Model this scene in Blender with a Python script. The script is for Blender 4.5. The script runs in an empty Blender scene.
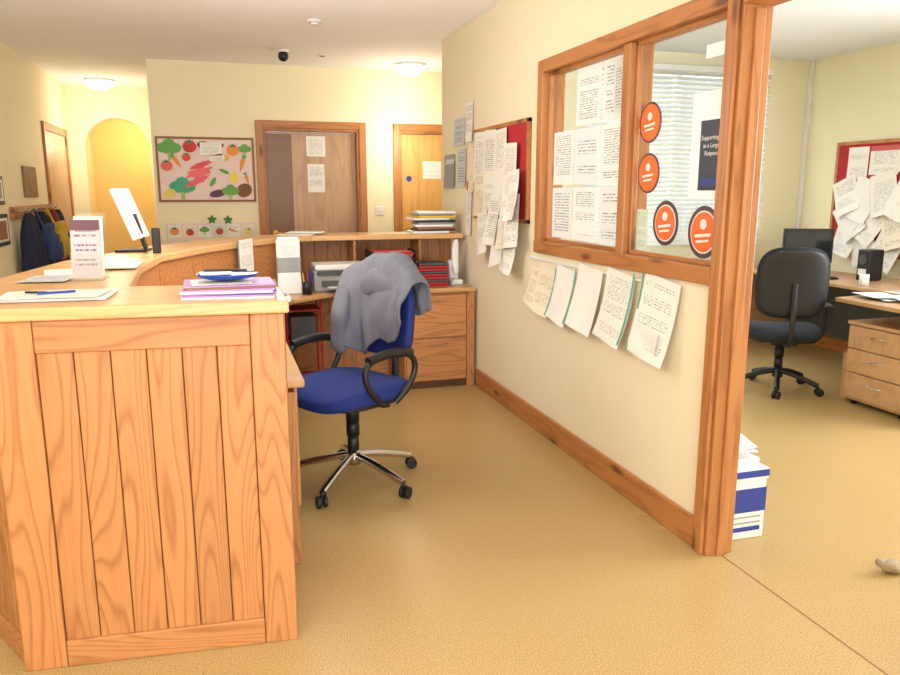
import bpy, math, random
from mathutils import Vector, Matrix, noise
random.seed(7)
S = bpy.context.scene
COL = S.collection
try:
    S.view_settings.view_transform = 'Standard'
except Exception:
    pass

# ------------------------------------------------------------ colour / materials
def lin(c):
    r = []
    for v in c:
        v = v/255.0
        r.append(v/12.92 if v <= 0.04045 else ((v+0.055)/1.055)**2.4)
    return (r[0], r[1], r[2], 1.0)

def newmat(name):
    m = bpy.data.materials.new(name); m.use_nodes = True
    nt = m.node_tree
    return m, nt, nt.nodes['Principled BSDF']

def mat(name, c, rough=0.6, metal=0.0, var=0.04, scale=20, spec=0.5, bump=0.0):
    m, nt, b = newmat(name)
    N, L = nt.nodes, nt.links
    tc = N.new('ShaderNodeTexCoord')
    no = N.new('ShaderNodeTexNoise'); no.inputs['Scale'].default_value = scale
    no.inputs['Detail'].default_value = 3
    L.new(tc.outputs['Object'], no.inputs['Vector'])
    mx = N.new('ShaderNodeMix'); mx.data_type = 'RGBA'
    l = lin(c)
    mx.inputs['A'].default_value = tuple(max(0, v*(1-var*2)) for v in l[:3])+(1,)
    mx.inputs['B'].default_value = tuple(min(1, v*(1+var*2)) for v in l[:3])+(1,)
    L.new(no.outputs['Fac'], mx.inputs['Factor'])
    L.new(mx.outputs['Result'], b.inputs['Base Color'])
    b.inputs['Roughness'].default_value = rough
    b.inputs['Metallic'].default_value = metal
    b.inputs['Specular IOR Level'].default_value = spec
    if bump > 0:
        bp = N.new('ShaderNodeBump'); bp.inputs['Strength'].default_value = bump
        bp.inputs['Distance'].default_value = 0.005
        L.new(no.outputs['Fac'], bp.inputs['Height']); L.new(bp.outputs['Normal'], b.inputs['Normal'])
    return m

def wood(name, c1, c2, axis='z', rings=7, rough=0.4, knots=False, sc=1.0):
    m, nt, b = newmat(name)
    N, L = nt.nodes, nt.links
    tc = N.new('ShaderNodeTexCoord'); oi = N.new('ShaderNodeObjectInfo')
    mp = N.new('ShaderNodeMapping')
    s = {'x': (0.8, 7, 7), 'y': (7, 0.8, 7), 'z': (7, 7, 0.8)}[axis]
    mp.inputs['Scale'].default_value = tuple(v*sc for v in s)
    L.new(tc.outputs['Object'], mp.inputs['Vector'])
    ml = N.new('ShaderNodeMath'); ml.operation = 'MULTIPLY'; ml.inputs[1].default_value = 37.0
    L.new(oi.outputs['Random'], ml.inputs[0])
    n1 = N.new('ShaderNodeTexNoise'); n1.noise_dimensions = '4D'
    n1.inputs['Scale'].default_value = 1.0; n1.inputs['Detail'].default_value = 1.0
    L.new(mp.outputs['Vector'], n1.inputs['Vector']); L.new(ml.outputs[0], n1.inputs['W'])
    mr = N.new('ShaderNodeMath'); mr.operation = 'MULTIPLY'; mr.inputs[1].default_value = rings
    L.new(n1.outputs['Fac'], mr.inputs[0])
    fr = N.new('ShaderNodeMath'); fr.operation = 'FRACT'
    L.new(mr.outputs[0], fr.inputs[0])
    m2 = N.new('ShaderNodeMapping')
    s2 = {'x': (5, 170, 170), 'y': (170, 5, 170), 'z': (170, 170, 5)}[axis]
    m2.inputs['Scale'].default_value = s2
    L.new(tc.outputs['Object'], m2.inputs['Vector'])
    n2 = N.new('ShaderNodeTexNoise'); n2.inputs['Scale'].default_value = 1.0; n2.inputs['Detail'].default_value = 2
    L.new(m2.outputs['Vector'], n2.inputs['Vector'])
    lw = N.new('ShaderNodeValToRGB')
    e = lw.color_ramp.elements
    e[0].position = 0.0; e[0].color = (0.15, .15, .15, 1)
    e[1].position = 0.22; e[1].color = (0.85, .85, .85, 1)
    q = e.new(0.8); q.color = (1, 1, 1, 1)
    q = e.new(1.0); q.color = (0.15, .15, .15, 1)
    L.new(fr.outputs[0], lw.inputs['Fac'])
    a2 = N.new('ShaderNodeMath'); a2.operation = 'MULTIPLY_ADD'; a2.inputs[1].default_value = 0.7
    L.new(lw.outputs['Color'], a2.inputs[0])
    a3 = N.new('ShaderNodeMath'); a3.operation = 'MULTIPLY'; a3.inputs[1].default_value = 0.45
    L.new(n2.outputs['Fac'], a3.inputs[0]); L.new(a3.outputs[0], a2.inputs[2])
    cr = N.new('ShaderNodeValToRGB')
    cr.color_ramp.elements[0].position = 0.1; cr.color_ramp.elements[0].color = lin(c2)
    cr.color_ramp.elements[1].position = 0.95; cr.color_ramp.elements[1].color = lin(c1)
    L.new(a2.outputs[0], cr.inputs['Fac'])
    out = cr.outputs['Color']
    hv = N.new('ShaderNodeHueSaturation')
    vr = N.new('ShaderNodeMapRange'); vr.inputs['To Min'].default_value = .90; vr.inputs['To Max'].default_value = 1.06
    L.new(oi.outputs['Random'], vr.inputs['Value']); L.new(vr.outputs['Result'], hv.inputs['Value'])
    L.new(out, hv.inputs['Color']); out = hv.outputs['Color']
    if knots:
        m3 = N.new('ShaderNodeMapping')
        s3 = {'x': (2.6, 9, 9), 'y': (9, 2.6, 9), 'z': (9, 9, 2.6)}[axis]
        m3.inputs['Scale'].default_value = s3
        L.new(tc.outputs['Object'], m3.inputs['Vector'])
        vo = N.new('ShaderNodeTexVoronoi'); vo.inputs['Scale'].default_value = 1.0
        L.new(m3.outputs['Vector'], vo.inputs['Vector'])
        kr = N.new('ShaderNodeValToRGB')
        kr.color_ramp.elements[0].position = 0.08; kr.color_ramp.elements[0].color = (.9, .9, .9, 1)
        kr.color_ramp.elements[1].position = 0.22; kr.color_ramp.elements[1].color = (0, 0, 0, 1)
        L.new(vo.outputs['Distance'], kr.inputs['Fac'])
        mx = N.new('ShaderNodeMix'); mx.data_type = 'RGBA'
        L.new(kr.outputs['Color'], mx.inputs['Factor'])
        L.new(out, mx.inputs['A']); mx.inputs['B'].default_value = lin((92, 48, 22))
        out = mx.outputs['Result']
    L.new(out, b.inputs['Base Color'])
    b.inputs['Roughness'].default_value = rough
    return m

def papermat(name, base=(240, 238, 232), ink=(130, 130, 136), rows=30, dens=0.5, head=None, transl=0.0):
    m, nt, b = newmat(name)
    N, L = nt.nodes, nt.links
    def math_(op, a, bb=None):
        n = N.new('ShaderNodeMath'); n.operation = op
        for i, v in enumerate((a, bb)):
            if v is None: continue
            if isinstance(v, (int, float)): n.inputs[i].default_value = v
            else: L.new(v, n.inputs[i])
        return n.outputs[0]
    uv = N.new('ShaderNodeUVMap')
    sp = N.new('ShaderNodeSeparateXYZ'); L.new(uv.outputs['UV'], sp.inputs[0])
    U, V = sp.outputs[0], sp.outputs[1]
    vr = math_('MULTIPLY', V, rows)
    line = math_('GREATER_THAN', math_('FRACT', vr), 0.55)
    cb = N.new('ShaderNodeCombineXYZ')
    L.new(math_('MULTIPLY', U, 40.0), cb.inputs[0]); L.new(math_('MULTIPLY', math_('FLOOR', vr), 3.7), cb.inputs[1])
    oi = N.new('ShaderNodeObjectInfo'); L.new(math_('MULTIPLY', oi.outputs['Random'], 50.0), cb.inputs[2])
    no = N.new('ShaderNodeTexNoise'); no.inputs['Scale'].default_value = 1.0; no.inputs['Detail'].default_value = 0
    L.new(cb.outputs[0], no.inputs['Vector'])
    w = math_('GREATER_THAN', no.outputs['Fac'], dens)
    cb2 = N.new('ShaderNodeCombineXYZ'); L.new(math_('MULTIPLY', V, 5.0), cb2.inputs[1]); L.new(math_('MULTIPLY', oi.outputs['Random'], 90.0), cb2.inputs[2])
    no2 = N.new('ShaderNodeTexNoise'); no2.inputs['Scale'].default_value = 1.0; no2.inputs['Detail'].default_value = 0
    L.new(cb2.outputs[0], no2.inputs['Vector'])
    blk = math_('GREATER_THAN', no2.outputs['Fac'], 0.42)
    mg = math_('MULTIPLY', math_('MULTIPLY', math_('GREATER_THAN', U, 0.12), math_('LESS_THAN', U, 0.88)),
               math_('MULTIPLY', math_('GREATER_THAN', V, 0.1), math_('LESS_THAN', V, 0.92)))
    f = math_('MULTIPLY', math_('MULTIPLY', math_('MULTIPLY', line, w), mg), blk)
    f = math_('MULTIPLY', f, 0.75)
    mx = N.new('ShaderNodeMix'); mx.data_type = 'RGBA'
    L.new(f, mx.inputs['Factor']); mx.inputs['A'].default_value = lin(base); mx.inputs['B'].default_value = lin(ink)
    out = mx.outputs['Result']
    if head:
        m2 = N.new('ShaderNodeMix'); m2.data_type = 'RGBA'
        L.new(math_('GREATER_THAN', V, 0.82), m2.inputs['Factor'])
        L.new(out, m2.inputs['A']); m2.inputs['B'].default_value = lin(head)
        out = m2.outputs['Result']
    L.new(out, b.inputs['Base Color']); b.inputs['Roughness'].default_value = 0.6
    if transl > 0:
        t = N.new('ShaderNodeBsdfTranslucent'); ms = N.new('ShaderNodeMixShader'); ms.inputs[0].default_value = transl
        L.new(out, t.inputs['Color']); L.new(b.outputs[0], ms.inputs[1]); L.new(t.outputs[0], ms.inputs[2])
        L.new(ms.outputs[0], N['Material Output'].inputs['Surface'])
    return m

def emis(name, c, s):
    m, nt, b = newmat(name)
    b.inputs['Base Color'].default_value = lin(c)
    b.inputs['Emission Color'].default_value = lin(c)
    b.inputs['Emission Strength'].default_value = s
    return m

# surfaces
M = {}
M['wall'] = mat('wall_paint_cream', (240, 228, 202), 0.75, var=0.01, scale=3)
M['wall_y'] = mat('wall_paint_yellow', (243, 231, 198), 0.75, var=0.01, scale=3)
M['wall_off'] = mat('wall_paint_office', (236, 229, 198), 0.75, var=0.01, scale=3)
M['ceil'] = mat('ceiling_paint', (250, 250, 249), 0.85, var=0.004, scale=3)
M['ceil_off'] = mat('ceiling_paint_office', (236, 239, 242), 0.85, var=0.01, scale=3)
PC1, PC2 = (186, 124, 72), (152, 92, 48)
M['pine_z'] = wood('pine_z', PC1, PC2, 'z', 8, 0.45, True)
M['pine_y'] = wood('pine_y', PC1, PC2, 'y', 8, 0.45, True)
M['pine_x'] = wood('pine_x', PC1, PC2, 'x', 8, 0.45, True)
OC1, OC2 = (190, 130, 78), (150, 92, 48)
M['oak_z'] = wood('ash_z', OC1, OC2, 'z', 20, 0.46)
M['oak_x'] = wood('ash_x', OC1, OC2, 'x', 14, 0.46)
M['oak_y'] = wood('ash_y', OC1, OC2, 'y', 14, 0.46)
M['top'] = wood('ash_top', (212, 166, 114), (192, 142, 90), 'x', 12, 0.33)
M['doorwood'] = wood('door_veneer', (188, 154, 122), (166, 130, 98), 'z', 6, 0.4)
M['doorwood2'] = wood('door_veneer_light', (220, 170, 102), (200, 146, 80), 'z', 6, 0.4)
M['beech'] = wood('beech_desk', (196, 158, 120), (182, 140, 100), 'x', 5, 0.45)
M['gap'] = mat('dark_gap', (84, 48, 24), 0.8)
M['black'] = mat('black_plastic', (22, 22, 26), 0.45)
M['blackfab'] = mat('black_fabric', (30, 36, 48), 0.85, var=0.1, scale=200)
M['blue'] = mat('blue_fabric', (24, 44, 120), 0.85, var=0.12, scale=180)
M['greyfab'] = mat('grey_jacket_fabric', (110, 112, 126), 0.75, var=0.06, scale=60, bump=0.2)
M['chrome'] = mat('chrome', (215, 215, 220), 0.15, 1.0, 0.0)
M['white'] = mat('white_plastic', (234, 234, 234), 0.4, var=0.01)
M['grey'] = mat('grey_plastic', (150, 150, 152), 0.5)
M['dgrey'] = mat('dark_grey_plastic', (70, 72, 76), 0.5)
M['red'] = mat('red_card', (170, 26, 36), 0.5)
M['redfelt'] = mat('red_felt', (180, 40, 50), 0.9, var=0.06, scale=150)
M['pink'] = mat('pink_paper', (240, 216, 212), 0.8)
M['bluep'] = mat('blue_plastic', (24, 60, 160), 0.3)
M['bluec'] = mat('blue_card', (50, 66, 150), 0.6)
M['teal'] = mat('teal_strip', (90, 170, 150), 0.6)
M['lilac'] = mat('lilac_paper', (176, 136, 200), 0.6)
M['yellow'] = mat('yellow_card', (232, 196, 60), 0.6)
M['brown'] = mat('brown_card', (150, 108, 70), 0.8)
M['seam'] = mat('floor_seam', (140, 110, 68), 0.6)
M['navy'] = mat('navy_poster', (26, 34, 66), 0.4)
M['orange'] = mat('orange_vinyl', (236, 112, 50), 0.4)
M['rim'] = mat('dark_rim_vinyl', (80, 58, 66), 0.4)
M['stone'] = mat('stone_grey_beige', (170, 152, 130), 0.9, var=0.2, scale=60)
M['brass'] = mat('brass', (200, 160, 80), 0.25, 1.0, 0.0)
P1 = papermat('printed_paper'); P2 = papermat('printed_paper_b', (238, 236, 232), (106, 108, 118), 22, 0.46)
P3 = papermat('printed_paper_cream', (240, 230, 208), (150, 126, 110), 26, 0.5)
P4 = papermat('printed_paper_head', (240, 238, 234), (130, 130, 138), 26, 0.5, head=(200, 90, 90))
P5 = papermat('printed_paper_dark', (200, 204, 212), (80, 86, 110), 14, 0.42)
P6 = papermat('printed_paper_tint', (210, 226, 210), (120, 150, 130), 24, 0.5)
G1 = papermat('window_paper', (236, 237, 236), (84, 88, 98), 24, .46, transl=.15); G2 = papermat('window_paper_b', (230, 232, 234), (84, 88, 98), 18, .46, transl=.15)
G0 = papermat('window_paper_plain', (234, 238, 242), dens=.9, transl=.2)
P0 = mat('plain_paper', (240, 239, 236), 0.6, var=0.01)

def floor_mat():
    m, nt, b = newmat('vinyl_floor')
    N, L = nt.nodes, nt.links
    tc = N.new('ShaderNodeTexCoord')
    n1 = N.new('ShaderNodeTexNoise'); n1.inputs['Scale'].default_value = 210; n1.inputs['Detail'].default_value = 3
    n2 = N.new('ShaderNodeTexNoise'); n2.inputs['Scale'].default_value = 1.3; n2.inputs['Detail'].default_value = 3
    L.new(tc.outputs['Object'], n1.inputs['Vector']); L.new(tc.outputs['Object'], n2.inputs['Vector'])
    cr = N.new('ShaderNodeValToRGB')
    cr.color_ramp.elements[0].position = 0.36; cr.color_ramp.elements[0].color = lin((158, 130, 82))
    cr.color_ramp.elements[1].position = 0.64; cr.color_ramp.elements[1].color = lin((206, 178, 124))
    L.new(n1.outputs['Fac'], cr.inputs['Fac'])
    mx = N.new('ShaderNodeMix'); mx.data_type = 'RGBA'; mx.blend_type = 'MULTIPLY'
    mx.inputs['B'].default_value = (0.92, 0.90, 0.86, 1)
    L.new(n2.outputs['Fac'], mx.inputs['Factor']); L.new(cr.outputs['Color'], mx.inputs['A'])
    L.new(mx.outputs['Result'], b.inputs['Base Color'])
    rr = N.new('ShaderNodeMapRange'); rr.inputs['To Min'].default_value = 0.24; rr.inputs['To Max'].default_value = 0.36
    L.new(n2.outputs['Fac'], rr.inputs['Value']); L.new(rr.outputs['Result'], b.inputs['Roughness'])
    return m
M['floor'] = floor_mat()

def glass_mat(name, rough=0.0, tint=(1, 1, 1, 1), mixf=0.9):
    m, nt, b = newmat(name)
    N, L = nt.nodes, nt.links
    out = N['Material Output']
    tr = N.new('ShaderNodeBsdfTransparent'); tr.inputs['Color'].default_value = tint
    gl = N.new('ShaderNodeBsdfGlossy'); gl.inputs['Roughness'].default_value = 0.03
    mx = N.new('ShaderNodeMixShader'); mx.inputs[0].default_value = 1-mixf
    L.new(tr.outputs[0], mx.inputs[1]); L.new(gl.outputs[0], mx.inputs[2]); L.new(mx.outputs[0], out.inputs['Surface'])
    return m
M['glass'] = glass_mat('pane_glass', tint=(.93, .95, .95, 1))
M['acrylic'] = glass_mat('clear_acrylic', mixf=0.8, tint=(0.9, 0.93, 0.95, 1))

# ------------------------------------------------------------ geometry helpers
def group(name, loc=(0, 0, 0), rz=0.0):
    e = bpy.data.objects.new(name, None); COL.objects.link(e)
    e.empty_display_size = 0.1
    e.location = loc; e.rotation_euler = (0, 0, rz)
    return e

def meshobj(name, verts, faces, material, parent=None, smooth=False, uvs=None):
    me = bpy.data.meshes.new(name)
    me.from_pydata([tuple(v) for v in verts], [], faces)
    me.validate(); me.update()
    if uvs:
        ul = me.uv_layers.new(name='UVMap')
        for lp in me.loops: ul.data[lp.index].uv = uvs[lp.vertex_index]
    if material: me.materials.append(material)
    o = bpy.data.objects.new(name, me); COL.objects.link(o)
    if smooth:
        for p in me.polygons: p.use_smooth = True
    if parent: o.parent = parent
    return o

def bev(o, w=0.004, seg=2):
    if w > 0:
        b = o.modifiers.new('bevel', 'BEVEL'); b.width = w; b.segments = seg; b.limit_method = 'ANGLE'
    return o

BF = [(0, 3, 2, 1), (4, 5, 6, 7), (0, 1, 5, 4), (1, 2, 6, 5), (2, 3, 7, 6), (3, 0, 4, 7)]
def box(name, x0, x1, y0, y1, z0, z1, m, parent=None, b=0.003):
    v = [(x0, y0, z0), (x1, y0, z0), (x1, y1, z0), (x0, y1, z0), (x0, y0, z1), (x1, y0, z1), (x1, y1, z1), (x0, y1, z1)]
    return bev(meshobj(name, v, BF, m, parent), b)

def obox(name, p0, p1, s0, s1, d0, d1, z0, z1, m, parent=None, b=0.003):
    p0 = Vector(p0); p1 = Vector(p1); d = (p1-p0).normalized(); n = Vector((d.y, -d.x))
    q = [p0+d*s0+n*d0, p0+d*s0+n*d1, p0+d*s1+n*d1, p0+d*s1+n*d0]
    v = [(a.x, a.y, z0) for a in q]+[(a.x, a.y, z1) for a in q]
    return bev(meshobj(name, v, BF, m, parent), b)

def prism(name, pts, z0, z1, m, parent=None, b=0.003):
    n = len(pts)
    area = sum(pts[i][0]*pts[(i+1) % n][1]-pts[(i+1) % n][0]*pts[i][1] for i in range(n))
    if area < 0: pts = list(reversed(pts))
    v = [(p[0], p[1], z0) for p in pts]+[(p[0], p[1], z1) for p in pts]
    f = [tuple(reversed(range(n))), tuple(range(n, 2*n))]+[(i, (i+1) % n, (i+1) % n+n, i+n) for i in range(n)]
    return bev(meshobj(name, v, f, m, parent), b)

def cyl(name, c, r, h, m, parent=None, axis='z', seg=32, r2=None, b=0.0):
    r2 = r if r2 is None else r2
    v = []
    for k, (rr, t) in enumerate(((r, 0), (r2, h))):
        for i in range(seg):
            a = 2*math.pi*i/seg; x, y = rr*math.cos(a), rr*math.sin(a)
            p = {'z': (x, y, t), 'x': (t, x, y), 'y': (y, t, x)}[axis]
            v.append((c[0]+p[0], c[1]+p[1], c[2]+p[2]))
    f = [tuple(reversed(range(seg))), tuple(range(seg, 2*seg))]+[(i, (i+1) % seg, (i+1) % seg+seg, i+seg) for i in range(seg)]
    o = meshobj(name, v, f, m, parent)
    for p in o.data.polygons:
        if len(p.vertices) == 4: p.use_smooth = True
    return bev(o, b)

def ellip(name, c, r, m, parent=None, e1=1.0, e2=1.0, fn=None, nu=32, nv=16):
    def sp(t, e): return math.copysign(abs(t)**e, t)
    v = []; f = []
    for j in range(nv+1):
        ph = -math.pi/2+math.pi*j/nv
        for i in range(nu):
            th = 2*math.pi*i/nu
            p = Vector((r[0]*sp(math.cos(ph), e1)*sp(math.cos(th), e2), r[1]*sp(math.cos(ph), e1)*sp(math.sin(th), e2), r[2]*sp(math.sin(ph), e1)))
            if fn: p = fn(p)
            v.append((p[0]+c[0], p[1]+c[1], p[2]+c[2]))
    for j in range(nv):
        for i in range(nu):
            f.append((j*nu+i, j*nu+(i+1) % nu, (j+1)*nu+(i+1) % nu, (j+1)*nu+i))
    return meshobj(name, v, f, m, parent, smooth=True)

def tube(name, pts, r, m, parent=None, cyclic=False, smooth=True, seg=4):
    cu = bpy.data.curves.new(name, 'CURVE'); cu.dimensions = '3D'
    sp = cu.splines.new('NURBS' if smooth else 'POLY')
    sp.points.add(len(pts)-1)
    for i, p in enumerate(pts): sp.points[i].co = (p[0], p[1], p[2], 1)
    sp.use_cyclic_u = cyclic
    if smooth: sp.order_u = 3; sp.use_endpoint_u = not cyclic; sp.resolution_u = 6
    cu.bevel_depth = r; cu.bevel_resolution = seg; cu.use_fill_caps = True
    o = bpy.data.objects.new(name+'_c', cu); COL.objects.link(o)
    dg = bpy.context.evaluated_depsgraph_get()
    me = bpy.data.meshes.new_from_object(o.evaluated_get(dg))
    bpy.data.objects.remove(o); bpy.data.curves.remove(cu)
    me.name = name; me.materials.clear(); me.materials.append(m)
    for p in me.polygons: p.use_smooth = True
    ob = bpy.data.objects.new(name, me); COL.objects.link(ob)
    if parent: ob.parent = parent
    return ob

def sheet(name, c, u, v, w, h, m, parent=None, tilt=0.0, curl=0.0, wav=0.0):
    """flat paper: centre c, in-plane axes u (right) v (up)"""
    c = Vector(c); u = Vector(u); v = Vector(v); n = u.cross(v)
    ct, st = math.cos(tilt), math.sin(tilt)
    u2 = u*ct+v*st; v2 = v*ct-u*st
    nx, ny = 5, 7; vs = []; fs = []; uv = []
    ph = random.random()*6
    for j in range(ny):
        for i in range(nx):
            a = i/(nx-1)-.5; b = j/(ny-1)-.5
            off = curl*((0.5-b)**2)+wav*(1+math.sin(a*5+ph+b*3))*(0.5-b)
            vs.append(c+u2*(a*w)+v2*(b*h)+n*off); uv.append((i/(nx-1), j/(ny-1)))
    for j in range(ny-1):
        for i in range(nx-1):
            k = j*nx+i; fs.append((k, k+1, k+nx+1, k+nx))
    return meshobj(name, vs, fs, m, parent, smooth=True, uvs=uv)

def ws(name, y, z, w, h, m, parent, tilt=0, x=1.815, curl=0, wav=0):   # on right wall, facing -X
    return sheet(name, (x, y, z), (0, -1, 0), (0, 0, 1), w, h, m, parent, tilt, curl, wav)
def bs(name, x, z, w, h, m, parent, tilt=0, y=7.77, curl=0):          # facing -Y
    return sheet(name, (x, y, z), (1, 0, 0), (0, 0, 1), w, h, m, parent, tilt, curl)
def hs(name, x, y, z, w, h, m, parent, tilt=0):                        # lying flat
    return sheet(name, (x, y, z), (1, 0, 0), (0, 1, 0), w, h, m, parent, tilt)

def text(name, s, size, m, parent, loc, rot, align='CENTER'):
    cu = bpy.data.curves.new(name, 'FONT'); cu.body = s; cu.size = size; cu.align_x = align; cu.extrude = 0.0003
    o = bpy.data.objects.new(name, cu); COL.objects.link(o); cu.materials.append(m)
    o.location = loc; o.rotation_euler = rot
    if parent: o.parent = parent
    return o

# ------------------------------------------------------------ room shell
H = 2.64
XW = 1.82
YB = 7.78
YF = 9.93
XL = -1.60
box('floor', XL-0.1, 5.5, -2.6, 12.2, -0.1, 0, M['floor'], b=0)
fs_ = group('trim_floor_seam')
box('seam_doorway', 1.872, 1.878, 1.0, 2.36, 0, 0.0015, M['brown'], fs_, 0)
box('seam_lobby', -0.1195, -0.1175, 0.8, 2.2, 0, 0.001, M['seam'], fs_, 0)
g = group('ceiling')
box('ceiling_lobby', XL-0.1, XW+0.05, -2.6, 12.2, H, H+0.1, M['ceil'], g, 0)
box('ceiling_corridor', XW+0.05, 3.1, 6.11, 8.0, H, H+0.1, M['ceil'], g, 0)
box('ceiling_office', XW+0.05, 5.5, -0.1, 6.11, H, H+0.1, M['ceil_off'], g, 0)

g = group('wall_right')
T = XW+0.1
JF = 2.45
box('below_window', XW, T, 2.42, 4.15, 0, 1.12, M['wall'], g, 0)
box('above_window', XW, T, 2.42, 4.15, 2.14, H, M['wall'], g, 0)
box('beyond_window', XW, T, 4.15, 6.16, 0, H, M['wall'], g, 0)
box('above_door', XW, T, 1.32, 2.42, 2.14, H, M['wall'], g, 0)
box('near', XW, T, -2.5, 1.32, 0, H, M['wall'], g, 0)

g = group('wall_back')
D1a, D1b = 0.47, 1.42
D2a, D2b = 1.84, 2.72
XE = -0.55
box('seg_a', XE, D1a, YB, YB+0.12, 0, H, M['wall_y'], g, 0)
box('seg_b', D1b, D2a, YB, YB+0.12, 0, H, M['wall_y'], g, 0)
box('seg_c', D2b, 3.1, YB, YB+0.12, 0, H, M['wall_y'], g, 0)
box('lintel_a', D1a, D1b, YB, YB+0.12, 2.05, H, M['wall_y'], g, 0)
box('lintel_b', D2a, D2b, YB, YB+0.12, 2.05, H, M['wall_y'], g, 0)
box('return', XE, XE+.12, YB+0.12, YF, 0, H, M['wall_y'], g, 0)
box('wall_corridor', 3.0, 3.1, 6.16, YB, 0, H, M['wall'], None, 0)
box('wall_left', XL-0.1, XL, -2.6, 12.2, 0, H, M['wall_y'], None, 0)
g = group('wall_far')
ax0, ax1, zs = -1.44, -0.72, 1.93
cx = (ax0+ax1)/2; ra = (ax1-ax0)/2
pts = [(XL, 0), (ax0, 0)]
for i in range(17):
    a = math.pi-math.pi*i/16
    pts.append((cx+ra*math.cos(a), zs+ra*math.sin(a)))
pts += [(ax1, 0), (XE, 0), (XE, H), (XL, H)]
n = len(pts)
v = [(p[0], YF, p[1]) for p in pts]+[(p[0], YF+0.2, p[1]) for p in pts]
f = [tuple(range(n)), tuple(reversed(range(n, 2*n)))]+[(i, i+n, (i+1) % n+n, (i+1) % n) for i in range(n)]
meshobj('arch_wall', v, f, M['wall_y'], g)
M['wall_o'] = mat('wall_paint_amber', (240, 212, 150), 0.75, var=0.01, scale=3)
box('behind_arch', XL, -0.45, 11.6, 11.7, 0, H, M['wall_o'], g, 0)
box('side_arch', -0.45, -0.35, YF, 11.7, 0, H, M['wall_o'], g, 0)

# office walls
XO = 5.4
g = group('wall_office_north')
wx0, wx1, wz0, wz1 = 3.05, 4.95, .95, 2.5
box('a', T, wx0, 6.06, 6.16, 0, H, M['wall_off'], g, 0)
box('b', wx1, XO+0.1, 6.06, 6.16, 0, H, M['wall_off'], g, 0)
box('c', wx0, wx1, 6.06, 6.16, 0, wz0, M['wall_off'], g, 0)
box('d', wx0, wx1, 6.06, 6.16, wz1, H, M['wall_off'], g, 0)
g = group('wall_office_east')
box('a', XO, XO+0.1, 3.3, 6.06, 0, H, M['wall_off'], g, 0)
box('b', XO, XO+0.1, -0.1, 0.9, 0, H, M['wall_off'], g, 0)
box('c', XO, XO+0.1, 0.9, 3.3, 0, 0.95, M['wall_off'], g, 0)
box('d', XO, XO+0.1, 0.9, 3.3, 2.35, H, M['wall_off'], g, 0)
box('wall_office_south', T, XO, -0.1, 0, 0, H, M['wall_off'], None, 0)
g = group('wall_south')
box('a', XL, -1.2, -2.6, -2.5, 0, H, M['wall'], g, 0)
box('b', 1.5, XW+0.1, -2.6, -2.5, 0, H, M['wall'], g, 0)
box('c', -1.2, 1.5, -2.6, -2.5, 0, 0.5, M['wall'], g, 0)
box('d', -1.2, 1.5, -2.6, -2.5, 2.3, H, M['wall'], g, 0)
g = group('added_window')  # unseen window, added behind the camera to let light into the lobby
for x in (-1.2, -0.33, 0.57, 1.44): box('bar', x, x+0.06, -2.58, -2.52, 0.5, 2.3, M['pine_z'], g)
box('rail_b', -1.2, 1.5, -2.59, -2.5, 0.5, 0.56, M['pine_x'], g); box('rail_t', -1.2, 1.5, -2.59, -2.5, 2.24, 2.3, M['pine_x'], g)
g = group('window_2')
for y in (0.9, 2.07, 3.24): box('bar', XO+0.02, XO+0.08, y, y+0.06, 0.95, 2.35, M['white'], g)
box('rail_b', XO, XO+0.09, 0.9, 3.3, 0.95, 1.0, M['white'], g); box('rail_t', XO, XO+0.09, 0.9, 3.3, 2.3, 2.35, M['white'], g)
g = group('window_3')
for x in (wx0, (wx0+wx1)/2-0.03, wx1-0.06): box('bar', x, x+0.06, 6.08, 6.14, wz0, wz1, M['white'], g)
box('rail_b', wx0, wx1, 6.07, 6.15, wz0, wz0+0.05, M['white'], g); box('rail_t', wx0, wx1, 6.07, 6.15, wz1-0.05, wz1, M['white'], g)
g = group('venetian_blind')
M['slat'] = mat('blind_slat', (214, 214, 206), .5)
box('headrail', wx0+0.02, wx1-0.02, 6.0, 6.05, wz1-0.02, wz1+0.03, M['white'], g)
nb = 38
for i in range(nb):
    z = wz0+0.02+i*(wz1-wz0-0.06)/(nb-1)
    v = [(wx0+0.02, 6.010, z-0.016), (wx1-0.02, 6.010, z-0.016), (wx1-0.02, 6.04, z+0.018), (wx0+0.02, 6.04, z+0.018)]
    meshobj('slat', v, [(0, 1, 2, 3)], M['slat'], g)

# baseboards and trims
def bb(name, *a):
    return box(name, *a, M['pine_y'] if abs(a[3]-a[2]) > abs(a[1]-a[0]) else M['pine_x'], None, 0.005)
bb('baseboard_right', XW-0.02, XW, JF, 5.2, 0, 0.13)
bb('baseboard_right_near', XW-0.02, XW, -2.5, 1.25, 0, 0.13)
bb('baseboard_left', XL, XL+0.02, -2.5, 8.4, 0, 0.12)
bb('baseboard_back', XE, 0.38, YB-0.02, YB, 0, 0.12)
bb('baseboard_office_north', T, XO-0.02, 6.04, 6.06, 0, 0.12)
bb('baseboard_office_east', XO-0.02, XO, 0, 6.04, 0, 0.12)

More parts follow.
